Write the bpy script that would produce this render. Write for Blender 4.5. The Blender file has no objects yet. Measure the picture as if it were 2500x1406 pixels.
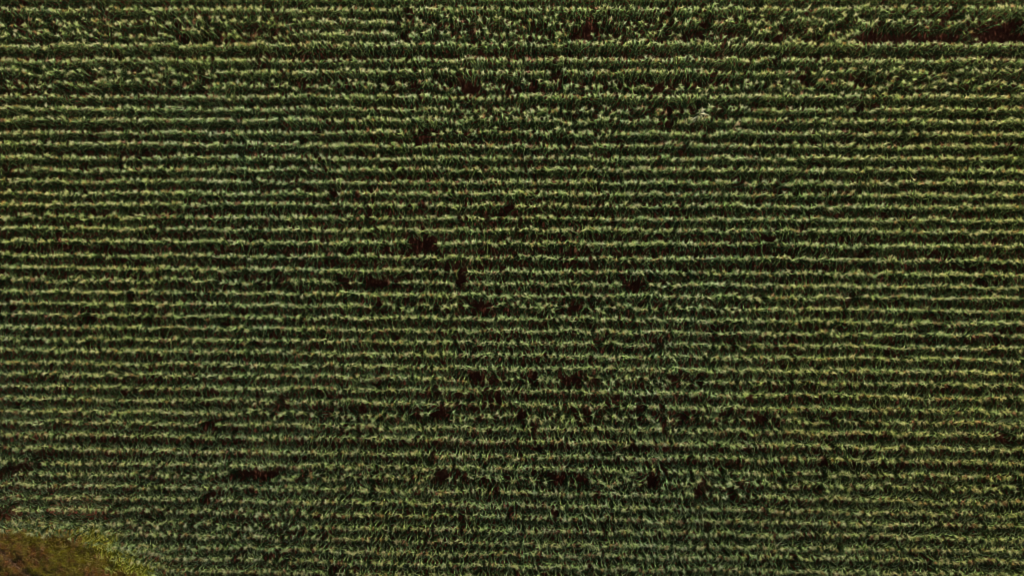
import bpy, math
import numpy as np
from mathutils import Euler, Vector

rng = np.random.default_rng(20)
C = bpy.context.scene.collection
R = math.radians

# ------------------------------------------------------------------ camera
F = 1667.0                       # focal length in photograph pixels (2500 wide)
CAM = np.array([0.0, 0.0, 47.0])
ROT = Euler((R(2.6), R(1.4), 0.0), 'XYZ')
cam_d = bpy.data.cameras.new("camera")
cam = bpy.data.objects.new("camera", cam_d)
C.objects.link(cam)
cam.location = CAM
cam.rotation_euler = ROT
cam_d.sensor_width = 36.0
cam_d.lens = 36.0 * F / 2500.0
cam_d.clip_start = 0.5
cam_d.clip_end = 2000.0
bpy.context.scene.camera = cam
RM = np.array(ROT.to_matrix())
CANOPY = 2.25


def ground(px, py, z):
    """Where the ray of photograph pixel (px, py) meets the level z."""
    px = np.asarray(px, float); py = np.asarray(py, float)
    d = np.stack([(px - 1250) / F, (703 - py) / F, -np.ones_like(px)], -1) @ RM.T
    t = (z - CAM[2]) / d[..., 2]
    return (CAM + d * t[..., None])[..., :2]


# ------------------------------------------------------------------ helpers
def tag(o, label=None, cat=None, group=None, kind=None):
    if label: o['label'] = label
    if cat: o['category'] = cat
    if group: o['group'] = group
    if kind: o['kind'] = kind
    return o


def mesh_np(name, V, Q, mats, tint=None, T=None, smooth=False):
    """Mesh from numpy verts and quads (and triangles), with a per-point colour."""
    me = bpy.data.meshes.new(name)
    V = np.asarray(V, np.float32)
    nq = 0 if Q is None else len(Q)
    nt = 0 if T is None else len(T)
    me.vertices.add(len(V)); me.vertices.foreach_set("co", V.ravel())
    loops = []
    if nq: loops.append(np.asarray(Q, np.int32).ravel())
    if nt: loops.append(np.asarray(T, np.int32).ravel())
    loops = np.concatenate(loops)
    me.loops.add(len(loops)); me.loops.foreach_set("vertex_index", loops)
    me.polygons.add(nq + nt)
    starts = np.concatenate([np.arange(nq) * 4, nq * 4 + np.arange(nt) * 3]).astype(np.int32)
    me.polygons.foreach_set("loop_start", starts)
    if smooth:
        me.polygons.foreach_set("use_smooth", np.ones(nq + nt, bool))
    else:
        me.polygons.foreach_set("use_smooth", np.zeros(nq + nt, bool))
    me.update(calc_edges=True)
    if tint is not None:
        a = me.attributes.new("tint", 'FLOAT_COLOR', 'POINT')
        c = np.ones((len(V), 4), np.float32); c[:, :3] = tint
        a.data.foreach_set("color", c.ravel())
    for m in mats: me.materials.append(m)
    return me


def obj(name, me, parent=None):
    o = bpy.data.objects.new(name, me); C.objects.link(o)
    if parent: o.parent = parent
    return o


def vnoise(x, seed):
    """Smooth 1-D value noise in -1..1."""
    r = np.random.default_rng(seed).uniform(-1, 1, 4096)
    i = np.floor(x).astype(int); f = x - i; f = f * f * (3 - 2 * f)
    return r[i % 4096] * (1 - f) + r[(i + 1) % 4096] * f


def vnoise2(x, y, seed):
    """Smooth 2-D value noise in -1..1."""
    r = np.random.default_rng(seed).uniform(-1, 1, (256, 256))
    i = np.floor(x).astype(int); j = np.floor(y).astype(int)
    f = x - i; f = f * f * (3 - 2 * f); g_ = y - j; g_ = g_ * g_ * (3 - 2 * g_)
    i0, i1, j0, j1 = i % 256, (i + 1) % 256, j % 256, (j + 1) % 256
    return (r[i0, j0] * (1 - f) + r[i1, j0] * f) * (1 - g_) + (r[i0, j1] * (1 - f) + r[i1, j1] * f) * g_


# ------------------------------------------------------------------ materials
def plant_material(name, rough, spec, trans, transcol=(1.5, 1.6, 0.5)):
    m = bpy.data.materials.new(name); m.use_nodes = True
    n = m.node_tree.nodes; l = m.node_tree.links; n.clear()
    out = n.new("ShaderNodeOutputMaterial")
    at = n.new("ShaderNodeAttribute"); at.attribute_name = "tint"
    tc = n.new("ShaderNodeTexCoord")
    no = n.new("ShaderNodeTexNoise"); no.inputs["Scale"].default_value = 9.0; no.inputs["Detail"].default_value = 2.0
    l.new(tc.outputs["Object"], no.inputs["Vector"])
    mr = n.new("ShaderNodeMapRange"); mr.inputs[1].default_value = 0.3; mr.inputs[2].default_value = 0.7
    mr.inputs[3].default_value = 0.82; mr.inputs[4].default_value = 1.18
    l.new(no.outputs["Fac"], mr.inputs[0])
    mx = n.new("ShaderNodeVectorMath"); mx.operation = 'SCALE'
    l.new(at.outputs["Color"], mx.inputs[0]); l.new(mr.outputs[0], mx.inputs["Scale"])
    p = n.new("ShaderNodeBsdfPrincipled")
    p.inputs["Roughness"].default_value = rough
    p.inputs["Specular IOR Level"].default_value = spec
    l.new(mx.outputs[0], p.inputs["Base Color"])
    if trans > 0:
        tr = n.new("ShaderNodeBsdfTranslucent")
        mt = n.new("ShaderNodeVectorMath"); mt.operation = 'MULTIPLY'
        mt.inputs[1].default_value = transcol
        l.new(mx.outputs[0], mt.inputs[0]); l.new(mt.outputs[0], tr.inputs["Color"])
        mix = n.new("ShaderNodeMixShader"); mix.inputs[0].default_value = trans
        l.new(p.outputs[0], mix.inputs[1]); l.new(tr.outputs[0], mix.inputs[2])
        l.new(mix.outputs[0], out.inputs["Surface"])
    else:
        l.new(p.outputs[0], out.inputs["Surface"])
    return m


M_LEAF = plant_material("maize_leaf", 0.55, 0.18, 0.04)
M_STALK = plant_material("maize_stalk", 0.5, 0.4, 0.0)
M_TASSEL = plant_material("maize_tassel", 0.7, 0.2, 0.25, (1.2, 1.1, 0.9))
M_GRASS = plant_material("verge_grass", 0.6, 0.3, 0.2)


def ground_material(name, cols, scale, bump=0.4, detail=8.0):
    m = bpy.data.materials.new(name); m.use_nodes = True
    n = m.node_tree.nodes; l = m.node_tree.links
    p = n["Principled BSDF"]; p.inputs["Roughness"].default_value = 0.95
    p.inputs["Specular IOR Level"].default_value = 0.1
    tc = n.new("ShaderNodeTexCoord")
    n1 = n.new("ShaderNodeTexNoise"); n1.inputs["Scale"].default_value = scale; n1.inputs["Detail"].default_value = detail
    n2 = n.new("ShaderNodeTexNoise"); n2.inputs["Scale"].default_value = scale * 0.09; n2.inputs["Detail"].default_value = 4
    ad = n.new("ShaderNodeMath"); ad.operation = 'MULTIPLY_ADD'; ad.inputs[1].default_value = 0.5
    l.new(tc.outputs["Object"], n1.inputs["Vector"]); l.new(tc.outputs["Object"], n2.inputs["Vector"])
    h = n.new("ShaderNodeMath"); h.operation = 'MULTIPLY'; h.inputs[1].default_value = 0.5
    l.new(n2.outputs["Fac"], h.inputs[0])
    l.new(n1.outputs["Fac"], ad.inputs[0]); l.new(h.outputs[0], ad.inputs[2])
    cr = n.new("ShaderNodeValToRGB")
    el = cr.color_ramp.elements
    el[0].position = 0.36; el[0].color = (*cols[0], 1)
    el[1].position = 0.64; el[1].color = (*cols[-1], 1)
    for i, c in enumerate(cols[1:-1]):
        e = el.new(0.36 + 0.28 * (i + 1) / (len(cols) - 1)); e.color = (*c, 1)
    l.new(ad.outputs[0], cr.inputs[0]); l.new(cr.outputs[0], p.inputs["Base Color"])
    b = n.new("ShaderNodeBump"); b.inputs["Strength"].default_value = bump; b.inputs["Distance"].default_value = 0.05
    l.new(n1.outputs["Fac"], b.inputs["Height"]); l.new(b.outputs[0], p.inputs["Normal"])
    return m


M_SOIL = ground_material("red_soil", [(0.10, 0.032, 0.016), (0.15, 0.047, 0.024), (0.21, 0.072, 0.04)], 6.0)
M_VERGE = ground_material("verge_turf", [(0.10, 0.062, 0.02), (0.14, 0.10, 0.024), (0.19, 0.11, 0.038)], 5.0)

# ------------------------------------------------------------------ plant geometry
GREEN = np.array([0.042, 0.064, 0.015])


def leaf_geo(rs, az, z0, L, W, e0, bend, twist, n=6, fold=0.30):
    """One strap leaf: rises from the stalk at e0, arches over and tapers. 3 verts a station."""
    s = np.linspace(0, 1, n + 1)
    ang = e0 - bend * s ** 1.4
    st = L / n
    r = np.concatenate([[0], np.cumsum(np.cos((ang[1:] + ang[:-1]) / 2)) * st])
    z = np.concatenate([[0], np.cumsum(np.sin((ang[1:] + ang[:-1]) / 2)) * st])
    w = W * 0.5 * np.interp(s, [0, 0.15, 0.4, 0.75, 1], [0.55, 0.9, 1.0, 0.68, 0.03])
    side = np.cumsum(rs.normal(0, 0.035, n + 1)) * L; side[0] = 0
    ca, sa = math.cos(az), math.sin(az)
    rad = np.array([ca, sa, 0]); tan = np.array([-sa, ca, 0])
    mid = rad * r[:, None] + tan * side[:, None] + np.array([0, 0, 1]) * (z0 + z)[:, None]
    nr = -np.sin(ang)[:, None] * rad + np.cos(ang)[:, None] * np.array([0, 0, 1])
    tw = twist * s
    wave = 0.25 * w * np.sin(s * 11 + rs.uniform(0, 6))
    u = np.cos(tw)[:, None] * tan + np.sin(tw)[:, None] * nr
    nn = -np.sin(tw)[:, None] * tan + np.cos(tw)[:, None] * nr
    a = mid + u * w[:, None] + nn * (fold * w + wave)[:, None]
    b = mid - u * w[:, None] + nn * (fold * w - wave)[:, None]
    V = np.stack([a, mid, b], 1).reshape(-1, 3)
    Q = []
    for i in range(n):
        k = 3 * i
        Q += [(k, k + 3, k + 4, k + 1), (k + 1, k + 4, k + 5, k + 2)]
    return V, np.array(Q)


def prism(P, rad):
    """Three-sided tapering rod along the points P."""
    P = np.asarray(P, float); n = len(P)
    V = []; Q = []
    d = P[-1] - P[0]; d /= np.linalg.norm(d)
    a = np.cross(d, [0.31, 0.9, 0.2]); a /= np.linalg.norm(a); b = np.cross(d, a)
    for i in range(n):
        for k in range(3):
            t = 2.094 * k
            V.append(P[i] + rad[i] * (a * math.cos(t) + b * math.sin(t)))
    for i in range(n - 1):
        for k in range(3):
            Q.append((3 * i + k, 3 * i + (k + 1) % 3, 3 * i + 3 + (k + 1) % 3, 3 * i + 3 + k))
    return np.array(V), np.array(Q)


def join(parts):
    V = []; Q = []; T = []; o = 0
    for v, q, t in parts:
        V.append(v); Q.append(q + o); T.append(np.broadcast_to(t, v.shape)); o += len(v)
    return np.concatenate(V), np.concatenate(Q), np.concatenate(T)


TASSELS = {'straw': (0.66, 0.66, 0.32), 'green': (0.54, 0.61, 0.24), 'orange': (0.54, 0.37, 0.13), 'reddish': (0.48, 0.24, 0.13)}


def plant_geo(seed, colour, H=2.1, nleaf=11, tassel=True, green=GREEN, dry=False):
    rs = np.random.default_rng(seed)
    lv = []
    az0 = math.pi / 2 + rs.normal(0, 0.5)               # two ranks of leaves, mostly across the row
    for i in range(nleaf):
        f = i / (nleaf - 1)
        z0 = H * (0.12 + 0.82 * f)
        az = az0 + math.pi * (i % 2) + rs.normal(0, 0.55)
        L = np.interp(f, [0, 0.3, 0.6, 0.8, 0.9, 1], [0.60, 0.84, 0.78, 0.52, 0.34, 0.21]) * rs.uniform(0.85, 1.12)
        W = np.interp(f, [0, 0.4, 0.8, 1], [0.070, 0.092, 0.070, 0.040]) * rs.uniform(0.85, 1.15)
        e0 = R(np.interp(f, [0, 0.5, 0.8, 1], [48, 62, 64, 56]) + rs.normal(0, 7))
        bend = R(np.interp(f, [0, 0.5, 0.8, 1], [120, 135, 115, 70]) + rs.normal(0, 18))
        v, q = leaf_geo(rs, az, z0, L, W, e0, bend, rs.normal(0, 0.5))
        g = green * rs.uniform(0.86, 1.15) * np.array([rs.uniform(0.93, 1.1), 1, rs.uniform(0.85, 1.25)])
        if not dry and tassel:                                # upper leaves are younger and paler; sunlit crests are painted in as well
            g = g * (np.array([5.9, 5.6, 6.6]) if f > 0.86 else np.array([2.0, 1.85, 1.7]) if f > 0.7 else np.array([1.3, 1.25, 1.2]) if f > 0.55 else 1.0)               # brightness put into the upper leaf colours, so row tops stand out as lit
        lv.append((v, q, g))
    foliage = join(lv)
    zz = np.linspace(0, H, 5); off = np.cumsum(rs.normal(0, 0.02, (5, 2)), 0); off[0] = 0
    P = np.column_stack([off, zz])
    v, q = prism(P, [0.017, 0.016, 0.013, 0.010, 0.006])
    stalk = (v, q, np.broadcast_to(np.array([0.10, 0.13, 0.035]) if not dry else green, v.shape))
    tas = None
    if tassel:
        tp = []
        col = np.array(TASSELS[colour])
        top = P[-1] - [0, 0, 0.03]
        hs = rs.uniform(0.26, 0.34)
        v, q = prism([top, top + [rs.normal(0, .02), rs.normal(0, .02), hs * .55], top + [rs.normal(0, .05), rs.normal(0, .05), hs]], [0.010, 0.012, 0.005])
        tp.append((v, q, col * rs.uniform(0.85, 1.15)))
        nb = rs.integers(6, 10)
        for k in range(nb):
            a = k * 2 * math.pi / nb + rs.normal(0, 0.35)
            l = rs.uniform(0.13, 0.23); b0 = top + [0, 0, rs.uniform(0.02, 0.11)]
            up = rs.uniform(0.35, 0.95)
            d = np.array([math.cos(a), math.sin(a), 0])
            p1 = b0 + d * l * 0.45 + [0, 0, up * l * 0.55]
            p2 = b0 + d * l + [0, 0, up * l * 0.75 - 0.02]
            v, q = prism([b0, p1, p2], [0.006, 0.010, 0.004])
            tp.append((v, q, col * rs.uniform(0.8, 1.2)))
        tas = join(tp)
    return foliage, stalk, tas


kinds = ['straw'] * 11 + ['green'] * 5 + ['orange'] * 2 + ['reddish']
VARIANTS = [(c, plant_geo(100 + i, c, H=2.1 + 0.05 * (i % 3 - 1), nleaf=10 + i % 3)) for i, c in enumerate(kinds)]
YOUNG = [('none', plant_geo(300 + i, 'straw', H=1.8, nleaf=11, tassel=False, green=np.array([0.21, 0.22, 0.012]))) for i in range(4)]
ALLV = VARIANTS + YOUNG
NV = len(VARIANTS)

# ------------------------------------------------------------------ rows (measured at the edges and the middle of the photograph)
ROWS = [(-192, -190, -196), (-162, -160, -166), (-132, -130, -135), (-102, -100, -105), (-72, -70, -74), (-42, -40, -44), (-12, -9, -14), (22, 20, 17), (52, 50, 50), (80, 78, 82), (110, 105, 108), (147, 145, 145), (172, 172, 175), (202, 205, 205), (235, 234, 234), (262, 266, 265),
        (290, 292, 295), (322, 322, 325), (349, 355, 356), (382, 385, 384), (412, 412, 415), (440, 443, 445), (470, 471, 475),
        (497, 500, 505), (527, 531, 537), (556, 560, 565), (586, 593, 600), (622, 628, 635), (652, 662, 670), (682, 692, 700),
        (710, 720, 728), (740, 749, 759), (768, 778, 789), (798, 807, 819), (827, 837, 850), (854, 867, 879), (884, 898, 909),
        (913, 925, 941), (943, 954, 973), (973, 987, 1005), (1003, 1019, 1034), (1030, 1047, 1062), (1060, 1076, 1097),
        (1095, 1113, 1130), (1128, 1145, 1165), (1155, 1173, 1193), (1183, 1203, 1227), (1215, 1233, 1257), (1243, 1263, 1285),
        (1275, 1295, 1315), (1298, 1328, 1346), (1328, 1355, 1372), (1355, 1382, 1403), (1385, 1411, 1433), (1412, 1440, 1462), (1440, 1470, 1492), (1470, 1500, 1522), (1500, 1529, 1552), (1529, 1559, 1582), (1559, 1589, 1612)]

# bare soil gaps: pixel centre and half sizes, share of plants left standing
GAPS = [(1430, 93, 70, 11, .03), (1330, 62, 22, 9, .1), (2420, 92, 90, 12, .1), (2200, 96, 50, 8, .3), (1150, 222, 40, 9, .1), (1600, 218, 45, 9, .15), (1222, 268, 24, 13, .05), (1235, 292, 12, 10, .1),
        (1140, 440, 30, 14, .1), (1120, 425, 12, 8, .3), (825, 475, 26, 12, .1), (885, 490, 18, 9, .15), (890, 525, 26, 9, .15), (720, 528, 24, 9, .2), (1180, 530, 16, 8, .2),
        (1040, 612, 85, 7, .2), (1165, 612, 30, 8, .15), (1850, 618, 85, 8, .25), (945, 687, 42, 14, .03), (850, 690, 26, 10, .1), (1132, 678, 16, 22, 0), (1535, 690, 26, 10, .05), (1575, 678, 16, 10, .1),
        (1400, 745, 26, 9, .1), (1190, 745, 50, 8, .35), (930, 747, 22, 9, .25), (1200, 917, 46, 13, .15), (1290, 915, 20, 9, .2), (1385, 912, 40, 10, .15), (1640, 915, 30, 10, .2),
        (1085, 1010, 24, 9, .1), (770, 1010, 24, 9, .1), (1020, 1037, 18, 9, .1), (1670, 1010, 32, 10, .15), (1845, 1020, 34, 13, .15), (1990, 1030, 20, 9, .3), (1615, 1035, 14, 10, .3), (1300, 1040, 20, 9, .25),
        (640, 1157, 65, 11, .12), (1105, 1147, 42, 18, .12), (1215, 1152, 42, 14, .2), (1400, 1162, 85, 8, .35), (380, 1160, 90, 9, .35), (1760, 1146, 24, 10, .3), (1930, 1185, 22, 10, .1), (1600, 1172, 60, 8, .4),
        (510, 322, 16, 11, .05), (250, 190, 30, 9, .3), (60, 1150, 110, 14, .12), (20, 1255, 60, 10, .4), (205, 1265, 30, 7, .6), (600, 1015, 25, 9, .2), (350, 1245, 16, 9, .2), (640, 690, 40, 8, .4), (2150, 880, 25, 8, .4),
        (1100, 885, 18, 9, .2), (1350, 1235, 20, 9, .25), (2040, 1395, 22, 14, .1), (820, 1280, 20, 8, .3), (1970, 200, 40, 8, .4), (2230, 215, 50, 8, .3), (2350, 960, 20, 8, .4), (970, 15, 22, 10, .1), (1010, 60, 30, 9, .2), (700, 790, 16, 8, .3), (1850, 460, 20, 8, .4), (280, 60, 25, 8, .3)]
# thin, leaning stretches: pixel box and strength
MESSY = [(960, 2560, 36, 94, 1.0), (-60, 760, 36, 96, .8), (-60, 520, 160, 215, .6), (600, 2560, 190, 218, .7), (1100, 1780, 255, 302, .5),
         (600, 2000, 1008, 1034, .6), (300, 2100, 1160, 1184, .5), (1080, 1720, 915, 940, .6), (60, 760, 1252, 1302, .5), (2000, 2560, 160, 215, .5),
         (-60, 360, 520, 536, .3), (-60, 700, 672, 690, .4), (960, 1800, 735, 755, .5), (1900, 2560, 1165, 1200, .25), (980, 1500, 310, 345, .4)]

gaps_w = []
for gx, gy, rx, ry, keep in GAPS:
    c = ground([gx], [gy], 0.35)[0]
    big = (gx, gy) in {(1132, 678), (945, 687), (1430, 93), (640, 1157), (1105, 1147), (1200, 917), (1535, 690)}
    gaps_w.append((c[0], c[1], (1.0 if big else 0.72) * rx * CAM[2] / F, max(0.9 * ry * CAM[2] / F, 0.43 if (big or rx >= 60) else 0.30), keep if rx >= 60 or big else keep + 0.14))
EDGE = [(-380, 1292), (-200, 1296), (0, 1300), (150, 1300), (205, 1316), (232, 1346), (262, 1372), (296, 1400), (360, 1455), (420, 1520), (520, 1640)]
ex = np.arange(-380, 512, 6.0)
ey = np.interp(ex, [e[0] - 8 for e in EDGE], [e[1] + 6 for e in EDGE]) + 6 * vnoise(ex / 14, 44) + 5 * vnoise(ex / 45, 45)

plants = []     # x, y, variant, scale, rotz, lean, leandir, px, py, row
for ri, (yl, ym, yr) in enumerate(ROWS):
    x = -380.0
    xs = []
    while x < 2880:
        xs.append(x); x += max(5.5, rng.normal(9.8, 1.7))
    xs = np.array(xs)
    ys = np.interp(xs, [80, 1250, 2420], [yl, ym, yr])
    lo = xs < 80; ys[lo] = yl - (80 - xs[lo]) * (ym - yl) / 1170
    hi = xs > 2420; ys[hi] = yr + (xs[hi] - 2420) * (yr - ym) / 1170
    ys = ys + 0.7 * vnoise(xs / 160 + 50 * ri, 1) + rng.normal(0, 0.55, len(xs))
    if yr > 1400:                                    # the last rows bend up round the corner of the verge
        ys = ys - 0.17 * np.maximum(0, 430 - xs) * (xs > 150)
    P = ground(xs, ys, CANOPY)
    vig = vnoise(xs / 70 + 31 * ri + 20, 2) * 0.5 + vnoise(xs / 300 + 31 * ri, 3) * 0.5
    lean_a = vnoise(xs / 45 + 97 * ri, 4) * 3.0 + vnoise(xs / 400 + 17 * ri, 5) * 3.0
    lean_m = np.abs(vnoise(xs / 60 + 57 * ri, 6))
    for i in range(len(xs)):
        px, py = xs[i], ys[i]
        if py > np.interp(px, ex, ey) + 4:
            continue
        keep = 0.985
        if ym == 78 and px > 2110: keep = 0.06          # the row that fails towards the right
        ms = 0.0
        for x0, x1, y0, y1, s in MESSY:
            if x0 < px < x1 and y0 < py < y1: ms = max(ms, 0.65 * s)
        if vig[i] < -0.5: keep *= 0.82
        keep *= 1 - 0.26 * ms
        sc = 1.0 + 0.06 * vig[i] + rng.normal(0, 0.03) - 0.12 * ms * rng.uniform(0, 1)
        for gx, gy, rx, ry, kp in gaps_w:
            d = ((P[i, 0] - gx) / rx) ** 2 + ((P[i, 1] - gy) / ry) ** 2
            if d < 1: keep = min(keep, kp)
            elif d < 1.8: sc -= 0.06
        if rng.uniform() > keep: continue
        lean = R(0.6 + 1.2 * lean_m[i] + abs(rng.normal(0, 1.0)) + ms * rng.uniform(0, 17))
        la = lean_a[i] + rng.normal(0, 0.7)
        young = 150 < px < 480 and py > np.interp(px, ex, ey) - 14 - 40 * (px > 200) and py > 1282 and rng.uniform() < 0.9
        var = NV + rng.integers(0, len(YOUNG)) if young else rng.integers(0, NV)
        plants.append((P[i, 0], P[i, 1], var, max(0.55, sc), rng.normal(0, 0.45) + math.pi * rng.integers(0, 2), lean, la, px, py, ri))
plants = np.array(plants)
N = len(plants)


def plant_rot(rz, lean, la):
    """Lean by an angle towards the direction la, after a turn rz about the stalk (arrays)."""
    k = np.stack([-np.sin(la), np.cos(la), np.zeros_like(la)], -1)
    c, s = np.cos(lean), np.sin(lean)
    K = np.zeros((len(la), 3, 3))
    K[:, 0, 2] = k[:, 1]; K[:, 1, 2] = -k[:, 0]; K[:, 2, 0] = -k[:, 1]; K[:, 2, 1] = k[:, 0]
    L = np.eye(3)[None] + s[:, None, None] * K + (1 - c)[:, None, None] * (K @ K)
    Z = np.zeros((len(la), 3, 3)); Z[:, 2, 2] = 1
    Z[:, 0, 0] = np.cos(rz); Z[:, 0, 1] = -np.sin(rz); Z[:, 1, 0] = np.sin(rz); Z[:, 1, 1] = np.cos(rz)
    return L @ Z


# ------------------------------------------------------------------ the 300 plants nearest the camera: objects of their own
dist = np.hypot(plants[:, 0] - CAM[0], plants[:, 1] - CAM[1])
grown = plants[:, 2] < NV
near = np.argsort(np.where(grown, dist, 1e9))[:298]
is_near = np.zeros(N, bool); is_near[near] = True

part_mesh = []
for c, (fo, st, ta) in VARIANTS:
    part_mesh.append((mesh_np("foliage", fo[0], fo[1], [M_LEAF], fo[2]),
                      mesh_np("stalk", st[0], st[1], [M_STALK], st[2]),
                      mesh_np("tassel", ta[0], ta[1], [M_TASSEL], ta[2])))
ORD = ["", "first", "second", "third", "fourth", "fifth", "sixth", "seventh", "eighth", "ninth", "tenth", "eleventh", "twelfth", "thirteenth",
       "fourteenth", "fifteenth", "sixteenth", "seventeenth", "eighteenth", "nineteenth", "twentieth"]
NUM = ["", "one row", "two rows", "three rows", "four rows", "five rows", "six rows", "seven rows", "eight rows", "nine rows", "ten rows", "eleven rows", "twelve rows"]
GAPX = 1132
ROW_OF_GAP = 28      # the row whose plants are missing at the deepest red soil gap


def place_label(i):
    ri = int(plants[i, 9]); px = plants[i, 7]
    same = np.where(plants[:, 9] == ri)[0]
    xs = plants[same, 7]
    if px > GAPX:
        k = int(np.sum((xs > GAPX) & (xs <= px))); side = "right"
    else:
        k = int(np.sum((xs <= GAPX) & (xs >= px))); side = "left"
    d = ri - ROW_OF_GAP
    rowtxt = "level with" if d == 0 else (f"{NUM[abs(d)]} {'below' if d > 0 else 'above'}")
    if k < len(ORD): kt = ORD[k]
    else:
        kt = {20: "twentieth", 21: "twenty-first", 22: "twenty-second", 23: "twenty-third", 24: "twenty-fourth", 25: "twenty-fifth", 26: "twenty-sixth", 27: "twenty-seventh",
              28: "twenty-eighth", 29: "twenty-ninth", 30: "thirtieth", 31: "thirty-first", 32: "thirty-second", 33: "thirty-third", 34: "thirty-fourth", 35: "thirty-fifth", 36: "thirty-sixth"}.get(k, f"{k}th")
    return rowtxt, kt, side


RN = plant_rot(plants[:, 4], plants[:, 5], plants[:, 6])
from mathutils import Matrix
for i in near:
    v = int(plants[i, 2]); colour = VARIANTS[v][0]
    e = bpy.data.objects.new("maize_plant", None); C.objects.link(e)
    m = Matrix(RN[i].tolist()).to_4x4() @ Matrix.Scale(plants[i, 3], 4)
    m.translation = (plants[i, 0], plants[i, 1], -0.01)
    e.matrix_world = m
    e.empty_display_size = 0.2
    rowtxt, kt, side = place_label(i)
    tag(e, f"{colour} tasselled maize plant, {rowtxt} the central red soil gap, {kt} to its {side}", "maize", "maize plants round the central soil gap")
    for nm, me in zip(("foliage", "stalk", "tassel"), part_mesh[v]):
        obj(nm, me, e)

# ------------------------------------------------------------------ the rest of the field: one object
Vs, Qs, Ts, Ms = [], [], [], []
off = 0
for v in range(len(ALLV)):
    idx = np.where((plants[:, 2] == v) & ~is_near)[0]
    if not len(idx): continue
    n = len(idx)
    tone = rng.uniform(0.86, 1.14, (n, 1, 1)) * np.stack([rng.uniform(0.92, 1.1, n), np.ones(n), rng.uniform(0.85, 1.2, n)], -1)[:, None, :]
    # broad patches of yellower and greener crop, yellower towards the right-hand side and the verge
    pa = vnoise2(plants[idx, 0] * 0.11 + 40, plants[idx, 1] * 0.16 + 40, 31) * 0.35
    pa = pa + np.interp(plants[idx, 7], [0, 500, 1700, 2500], [0.35, 0.1, 0.1, 0.6])
    tone = tone * np.stack([1 + 0.16 * pa, 1 + 0.03 * pa, 1 - 0.26 * pa], -1)[:, None, :]
    for slot, geo in enumerate(ALLV[v][1]):
        if geo is None: continue
        gv, gq, gt = geo
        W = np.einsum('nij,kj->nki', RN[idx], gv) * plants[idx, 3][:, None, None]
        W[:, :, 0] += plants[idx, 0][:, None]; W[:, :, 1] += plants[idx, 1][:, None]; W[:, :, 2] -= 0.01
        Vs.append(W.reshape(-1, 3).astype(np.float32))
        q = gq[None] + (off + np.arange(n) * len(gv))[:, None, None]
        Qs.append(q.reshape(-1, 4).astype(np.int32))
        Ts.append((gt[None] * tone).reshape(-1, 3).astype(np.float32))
        Ms.append(np.full(n * len(gq), slot, np.int32))
        off += n * len(gv)
me = mesh_np("maize_crop", np.concatenate(Vs), np.concatenate(Qs), [M_LEAF, M_STALK, M_TASSEL], np.concatenate(Ts))
me.polygons.foreach_set("material_index", np.concatenate(Ms))
del Vs, Qs, Ts, Ms
tag(obj("maize_crop", me), "dense rows of green maize covering the field out to its edges", "maize", None, "stuff")

# ------------------------------------------------------------------ two withered plants that stand out bleached
for (px, py, col, seed, lab, la) in [(1713, 270, (0.78, 0.72, 0.50), 901, "bleached cream withered maize plant, the palest among the green rows", 5.2),
                                     (1803, 298, (0.72, 0.43, 0.26), 902, "tan dried maize plant with bare curled leaves, standing out in its green row", 5.5)]:
    fo, st, ta = plant_geo(seed, 'straw', H=2.4, nleaf=7, green=np.array(col), dry=True)
    P = ground([px], [py], CANOPY)[0]
    e = bpy.data.objects.new("withered_maize_plant", None); C.objects.link(e)
    e.location = (P[0], P[1], -0.01); e.rotation_euler = (0.02, 0.05, la)
    tag(e, lab, "maize")
    obj("foliage", mesh_np("foliage", fo[0], fo[1], [M_TASSEL], fo[2]), e)
    obj("stalk", mesh_np("stalk", st[0], st[1], [M_STALK], st[2]), e)
    obj("tassel", mesh_np("tassel", ta[0], ta[1], [M_TASSEL], np.broadcast_to(np.array(col), ta[0].shape)), e)

# ------------------------------------------------------------------ ground, verge, grass
g = 600.0
tag(obj("soil", mesh_np("soil", [(-g, -g, 0), (g, -g, 0), (g, g, 0), (-g, g, 0)], [(0, 1, 2, 3)], [M_SOIL])), None, None, None, "structure")

edge_w = ground(ex, ey - 12.0, CANOPY)


def in_verge(X, Y):
    return Y < np.interp(X, edge_w[:, 0], edge_w[:, 1])


rut0, rut1 = ground([-30], [1322], 0)[0], ground([70], [1404], 0)[0]
rd = (rut1 - rut0) / np.linalg.norm(rut1 - rut0); rn = np.array([-rd[1], rd[0]])


def verge_z(X, Y):
    d = (X - rut0[0]) * rn[0] + (Y - rut0[1]) * rn[1]
    d = d + 0.10 * vnoise(X * 0.9, 8)
    z = 0.05 + 0.04 * vnoise(X * 0.7 + 3, 9) * vnoise(Y * 0.8, 10)
    z = z + 0.07 * np.exp(-((d - 0.10) / 0.16) ** 2) - 0.02 * np.exp(-((d + 0.3) / 0.3) ** 2)
    return z


x0 = edge_w[0, 0]; x1 = edge_w[-1, 0]
nx, ny = 150, 90
GX = np.linspace(x0, x1, nx)
top = np.interp(GX, edge_w[:, 0], edge_w[:, 1])
bot = np.minimum(edge_w[-1, 1], top - 0.4)
VV = []
for j in range(ny):
    f = j / (ny - 1)
    Y = top * (1 - f) + bot * f
    z = verge_z(GX, Y) * min(1.0, 0.08 + j / 5.0)
    VV.append(np.column_stack([GX, Y, np.maximum(z, 0.004)]))
VV = np.concatenate(VV)
qq = [(j * nx + i, (j + 1) * nx + i, (j + 1) * nx + i + 1, j * nx + i + 1) for j in range(ny - 1) for i in range(nx - 1)]
tag(obj("verge_ground", mesh_np("verge_ground", VV, qq, [M_VERGE], smooth=True)), None, None, None, "structure")


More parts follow.
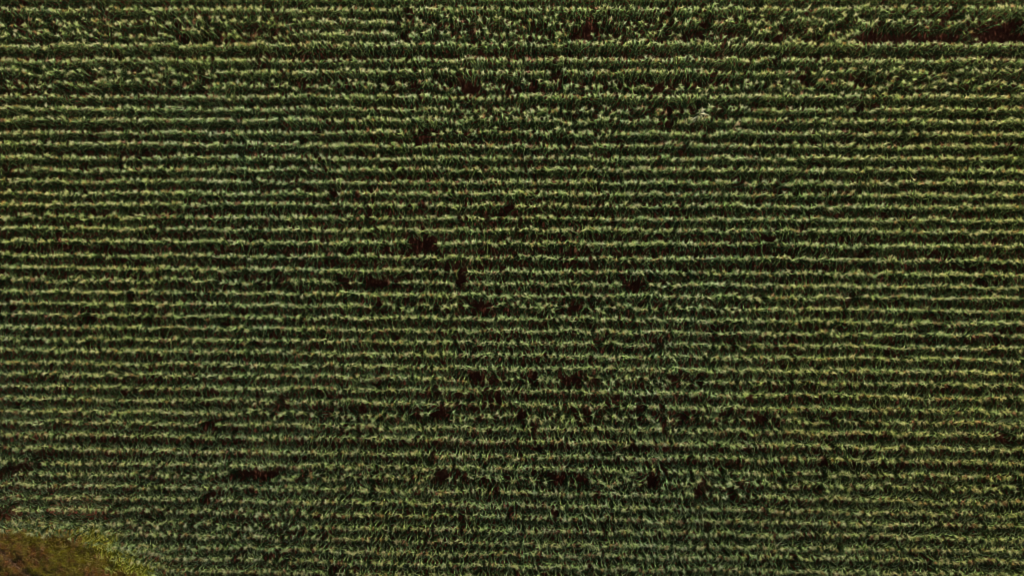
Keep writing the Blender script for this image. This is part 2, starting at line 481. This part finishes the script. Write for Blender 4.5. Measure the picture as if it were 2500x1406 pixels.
def blades(name, X, Y, Z, h, w, cols, lab, lean=0.5):
    """Grass blades; cols is one base colour for each blade, h its height."""
    n = len(X)
    a = rng.uniform(0, 2 * math.pi, n); b = rng.uniform(0, 2 * math.pi, n)
    hh = h * rng.uniform(0.5, 1.5, n); ll = lean * rng.uniform(0.2, 1.4, n) * hh
    base = np.column_stack([X, Y, Z])
    s = np.column_stack([np.cos(a), np.sin(a), np.zeros(n)]) * (w * rng.uniform(.6, 1.4, n))[:, None]
    mid = base + np.column_stack([np.cos(b) * ll * .4, np.sin(b) * ll * .4, hh * .6])
    tip = base + np.column_stack([np.cos(b) * ll, np.sin(b) * ll, hh * .85])
    V = np.stack([base - s, base + s, mid + s * .8, mid - s * .8, tip], 1).reshape(-1, 3)
    o = (np.arange(n) * 5)[:, None]
    Q = o + np.array([[0, 1, 2, 3]]); T = o + np.array([[3, 2, 4]])
    c = cols * rng.uniform(.45, 1.55, (n, 1))
    me = mesh_np(name, V, Q, [M_GRASS], np.repeat(c, 5, 0), T)
    return tag(obj(name, me), lab[0], lab[1], None, "stuff")


n = 330000
X = rng.uniform(x0, x1, n); Y = rng.uniform(edge_w[-1, 1], edge_w[0, 1] + 0.2, n)
tuft = vnoise2(X * 1.6, Y * 1.6, 12) * .6 + vnoise2(X * 4.5, Y * 4.5, 13) * .4
d = (X - rut0[0]) * rn[0] + (Y - rut0[1]) * rn[1]
ok = in_verge(X, Y) & (rng.uniform(0, 1, n) < 0.62 + 0.5 * tuft) & ~((np.abs(d - 0.10) < 0.16) & (rng.uniform(0, 1, n) < .3))
X, Y, tuft, d = X[ok], Y[ok], tuft[ok], d[ok]
hue = vnoise2(X * 0.8 + 9, Y * 0.8, 14) * .55 + vnoise2(X * 3.2, Y * 3.2, 15) * .6 + rng.normal(0, .35, len(X))
PAL = 1.3 * np.array([(0.26, 0.10, 0.035), (0.22, 0.125, 0.03), (0.20, 0.15, 0.02), (0.20, 0.18, 0.013), (0.26, 0.22, 0.012)])
t = np.clip((hue + 0.9) / 1.9, 0, .999) * 4
k = t.astype(int); f = (t - k)[:, None]
cols = PAL[k] * (1 - f) + PAL[np.minimum(k + 1, 4)] * f
cols[np.abs(d - 0.10) < 0.17 + 0.1 * vnoise2(X[:] * 3, Y[:] * 3, 21)] = (0.24, 0.13, 0.07)
rim = np.interp(X, edge_w[:, 0], edge_w[:, 1]) - Y                # brighter, ranker grass along the crop
edge_band = (rim < np.interp(X, edge_w[:, 0], np.interp(ex, [0, 180, 300, 400], [.0, .2, .7, 1.0])) + 0.35 * vnoise2(X * 2, Y * 2, 22)) & (rng.uniform(0, 1, len(X)) < .6)
cols[edge_band] = np.array((0.27, 0.25, 0.012))
tuft[edge_band] += 0.7
blades("grass", X, Y, verge_z(X, Y), 0.12 + 0.13 * np.clip(tuft, -.45, 1), 0.018, cols,
       ("short olive and brown grass on the verge beside the maize", "grass"), 0.9)

# rank red dry grass in the thin stretches by the verge
XY = []
for gx, gy, rx, ry, k in [(60, 1152, 110, 14, 2600), (20, 1256, 80, 14, 2200)]:
    c = ground([gx], [gy], 0.3)[0]
    r = np.sqrt(rng.uniform(0, 1, k)); t = rng.uniform(0, 2 * math.pi, k)
    XY.append(np.column_stack([c[0] + r * np.cos(t) * rx * CAM[2] / F, c[1] + r * np.sin(t) * ry * CAM[2] / F]))
XY = np.concatenate(XY)
blades("dry_grass", XY[:, 0], XY[:, 1], np.zeros(len(XY)), 0.55, 0.007, np.array([(0.24, 0.08, 0.04), (0.20, 0.06, 0.035), (0.14, 0.07, 0.03)])[rng.integers(0, 3, len(XY))],
       ("rusty red dry grass in the thin stretches of the maize", "grass"), 0.7)

# a bright yellow green weed at the corner of the field
wd = np.random.default_rng(77)
lv = []; stems = []
for k in range(46):
    a = wd.uniform(0, 2 * math.pi); r = wd.uniform(0, .28); z0 = wd.uniform(.1, .55)
    v, q = leaf_geo(wd, a, z0, wd.uniform(.18, .36), wd.uniform(.07, .12), R(wd.uniform(15, 55)), R(wd.uniform(30, 80)), wd.normal(0, .4), n=4)
    v = v + [math.cos(a) * r, math.sin(a) * r * .7, 0]
    lv.append((v, q, np.array([0.20, 0.20, 0.018]) * wd.uniform(.75, 1.25)))
    if k % 4 == 0:
        v, q = prism([(0, 0, 0), (math.cos(a) * r * .6, math.sin(a) * r * .5, z0 * .6), (math.cos(a) * r, math.sin(a) * r * .7, z0 + .03)], [.012, .009, .006])
        stems.append((v, q, np.array([0.12, 0.13, 0.03])))
fo = join(lv); st = join(stems)
P = ground([268], [1391], 0.4)[0]
e = bpy.data.objects.new("weed", None); C.objects.link(e); e.location = (P[0], P[1], 0.0)
tag(e, "bright yellow green leafy weed at the corner of the maize by the grass verge", "weed")
obj("foliage", mesh_np("foliage", fo[0], fo[1], [M_GRASS], fo[2]), e)
obj("stem", mesh_np("stem", st[0], st[1], [M_STALK], st[2]), e)

# ------------------------------------------------------------------ light
SUN_EL, SUN_AZ = R(21), R(189)            # azimuth clockwise from +Y
w = bpy.data.worlds.new("World"); bpy.context.scene.world = w; w.use_nodes = True
nt = w.node_tree
sky = nt.nodes.new("ShaderNodeTexSky"); sky.sky_type = 'NISHITA'; sky.sun_disc = False
sky.sun_elevation = SUN_EL; sky.sun_rotation = SUN_AZ
bg = nt.nodes["Background"]; bg.inputs["Strength"].default_value = 0.05
nt.links.new(sky.outputs[0], bg.inputs["Color"])
sd = bpy.data.lights.new("sun", 'SUN'); sd.energy = 5.0; sd.angle = R(0.5); sd.color = (1.0, 0.95, 0.86)
so = bpy.data.objects.new("sun", sd); C.objects.link(so)
dirv = Vector((math.sin(SUN_AZ) * math.cos(SUN_EL), math.cos(SUN_AZ) * math.cos(SUN_EL), math.sin(SUN_EL)))
so.rotation_euler = dirv.to_track_quat('Z', 'Y').to_euler()
so.location = (0, 0, 60)

s = bpy.context.scene
s.view_settings.view_transform = 'Standard'; s.view_settings.look = 'None'
s.view_settings.gamma = 1.0; s.view_settings.exposure = 0.42
s.cycles.filter_width = 0.9
s.cycles.max_bounces = 6; s.cycles.transmission_bounces = 4; s.cycles.diffuse_bounces = 3
print("plants", N)
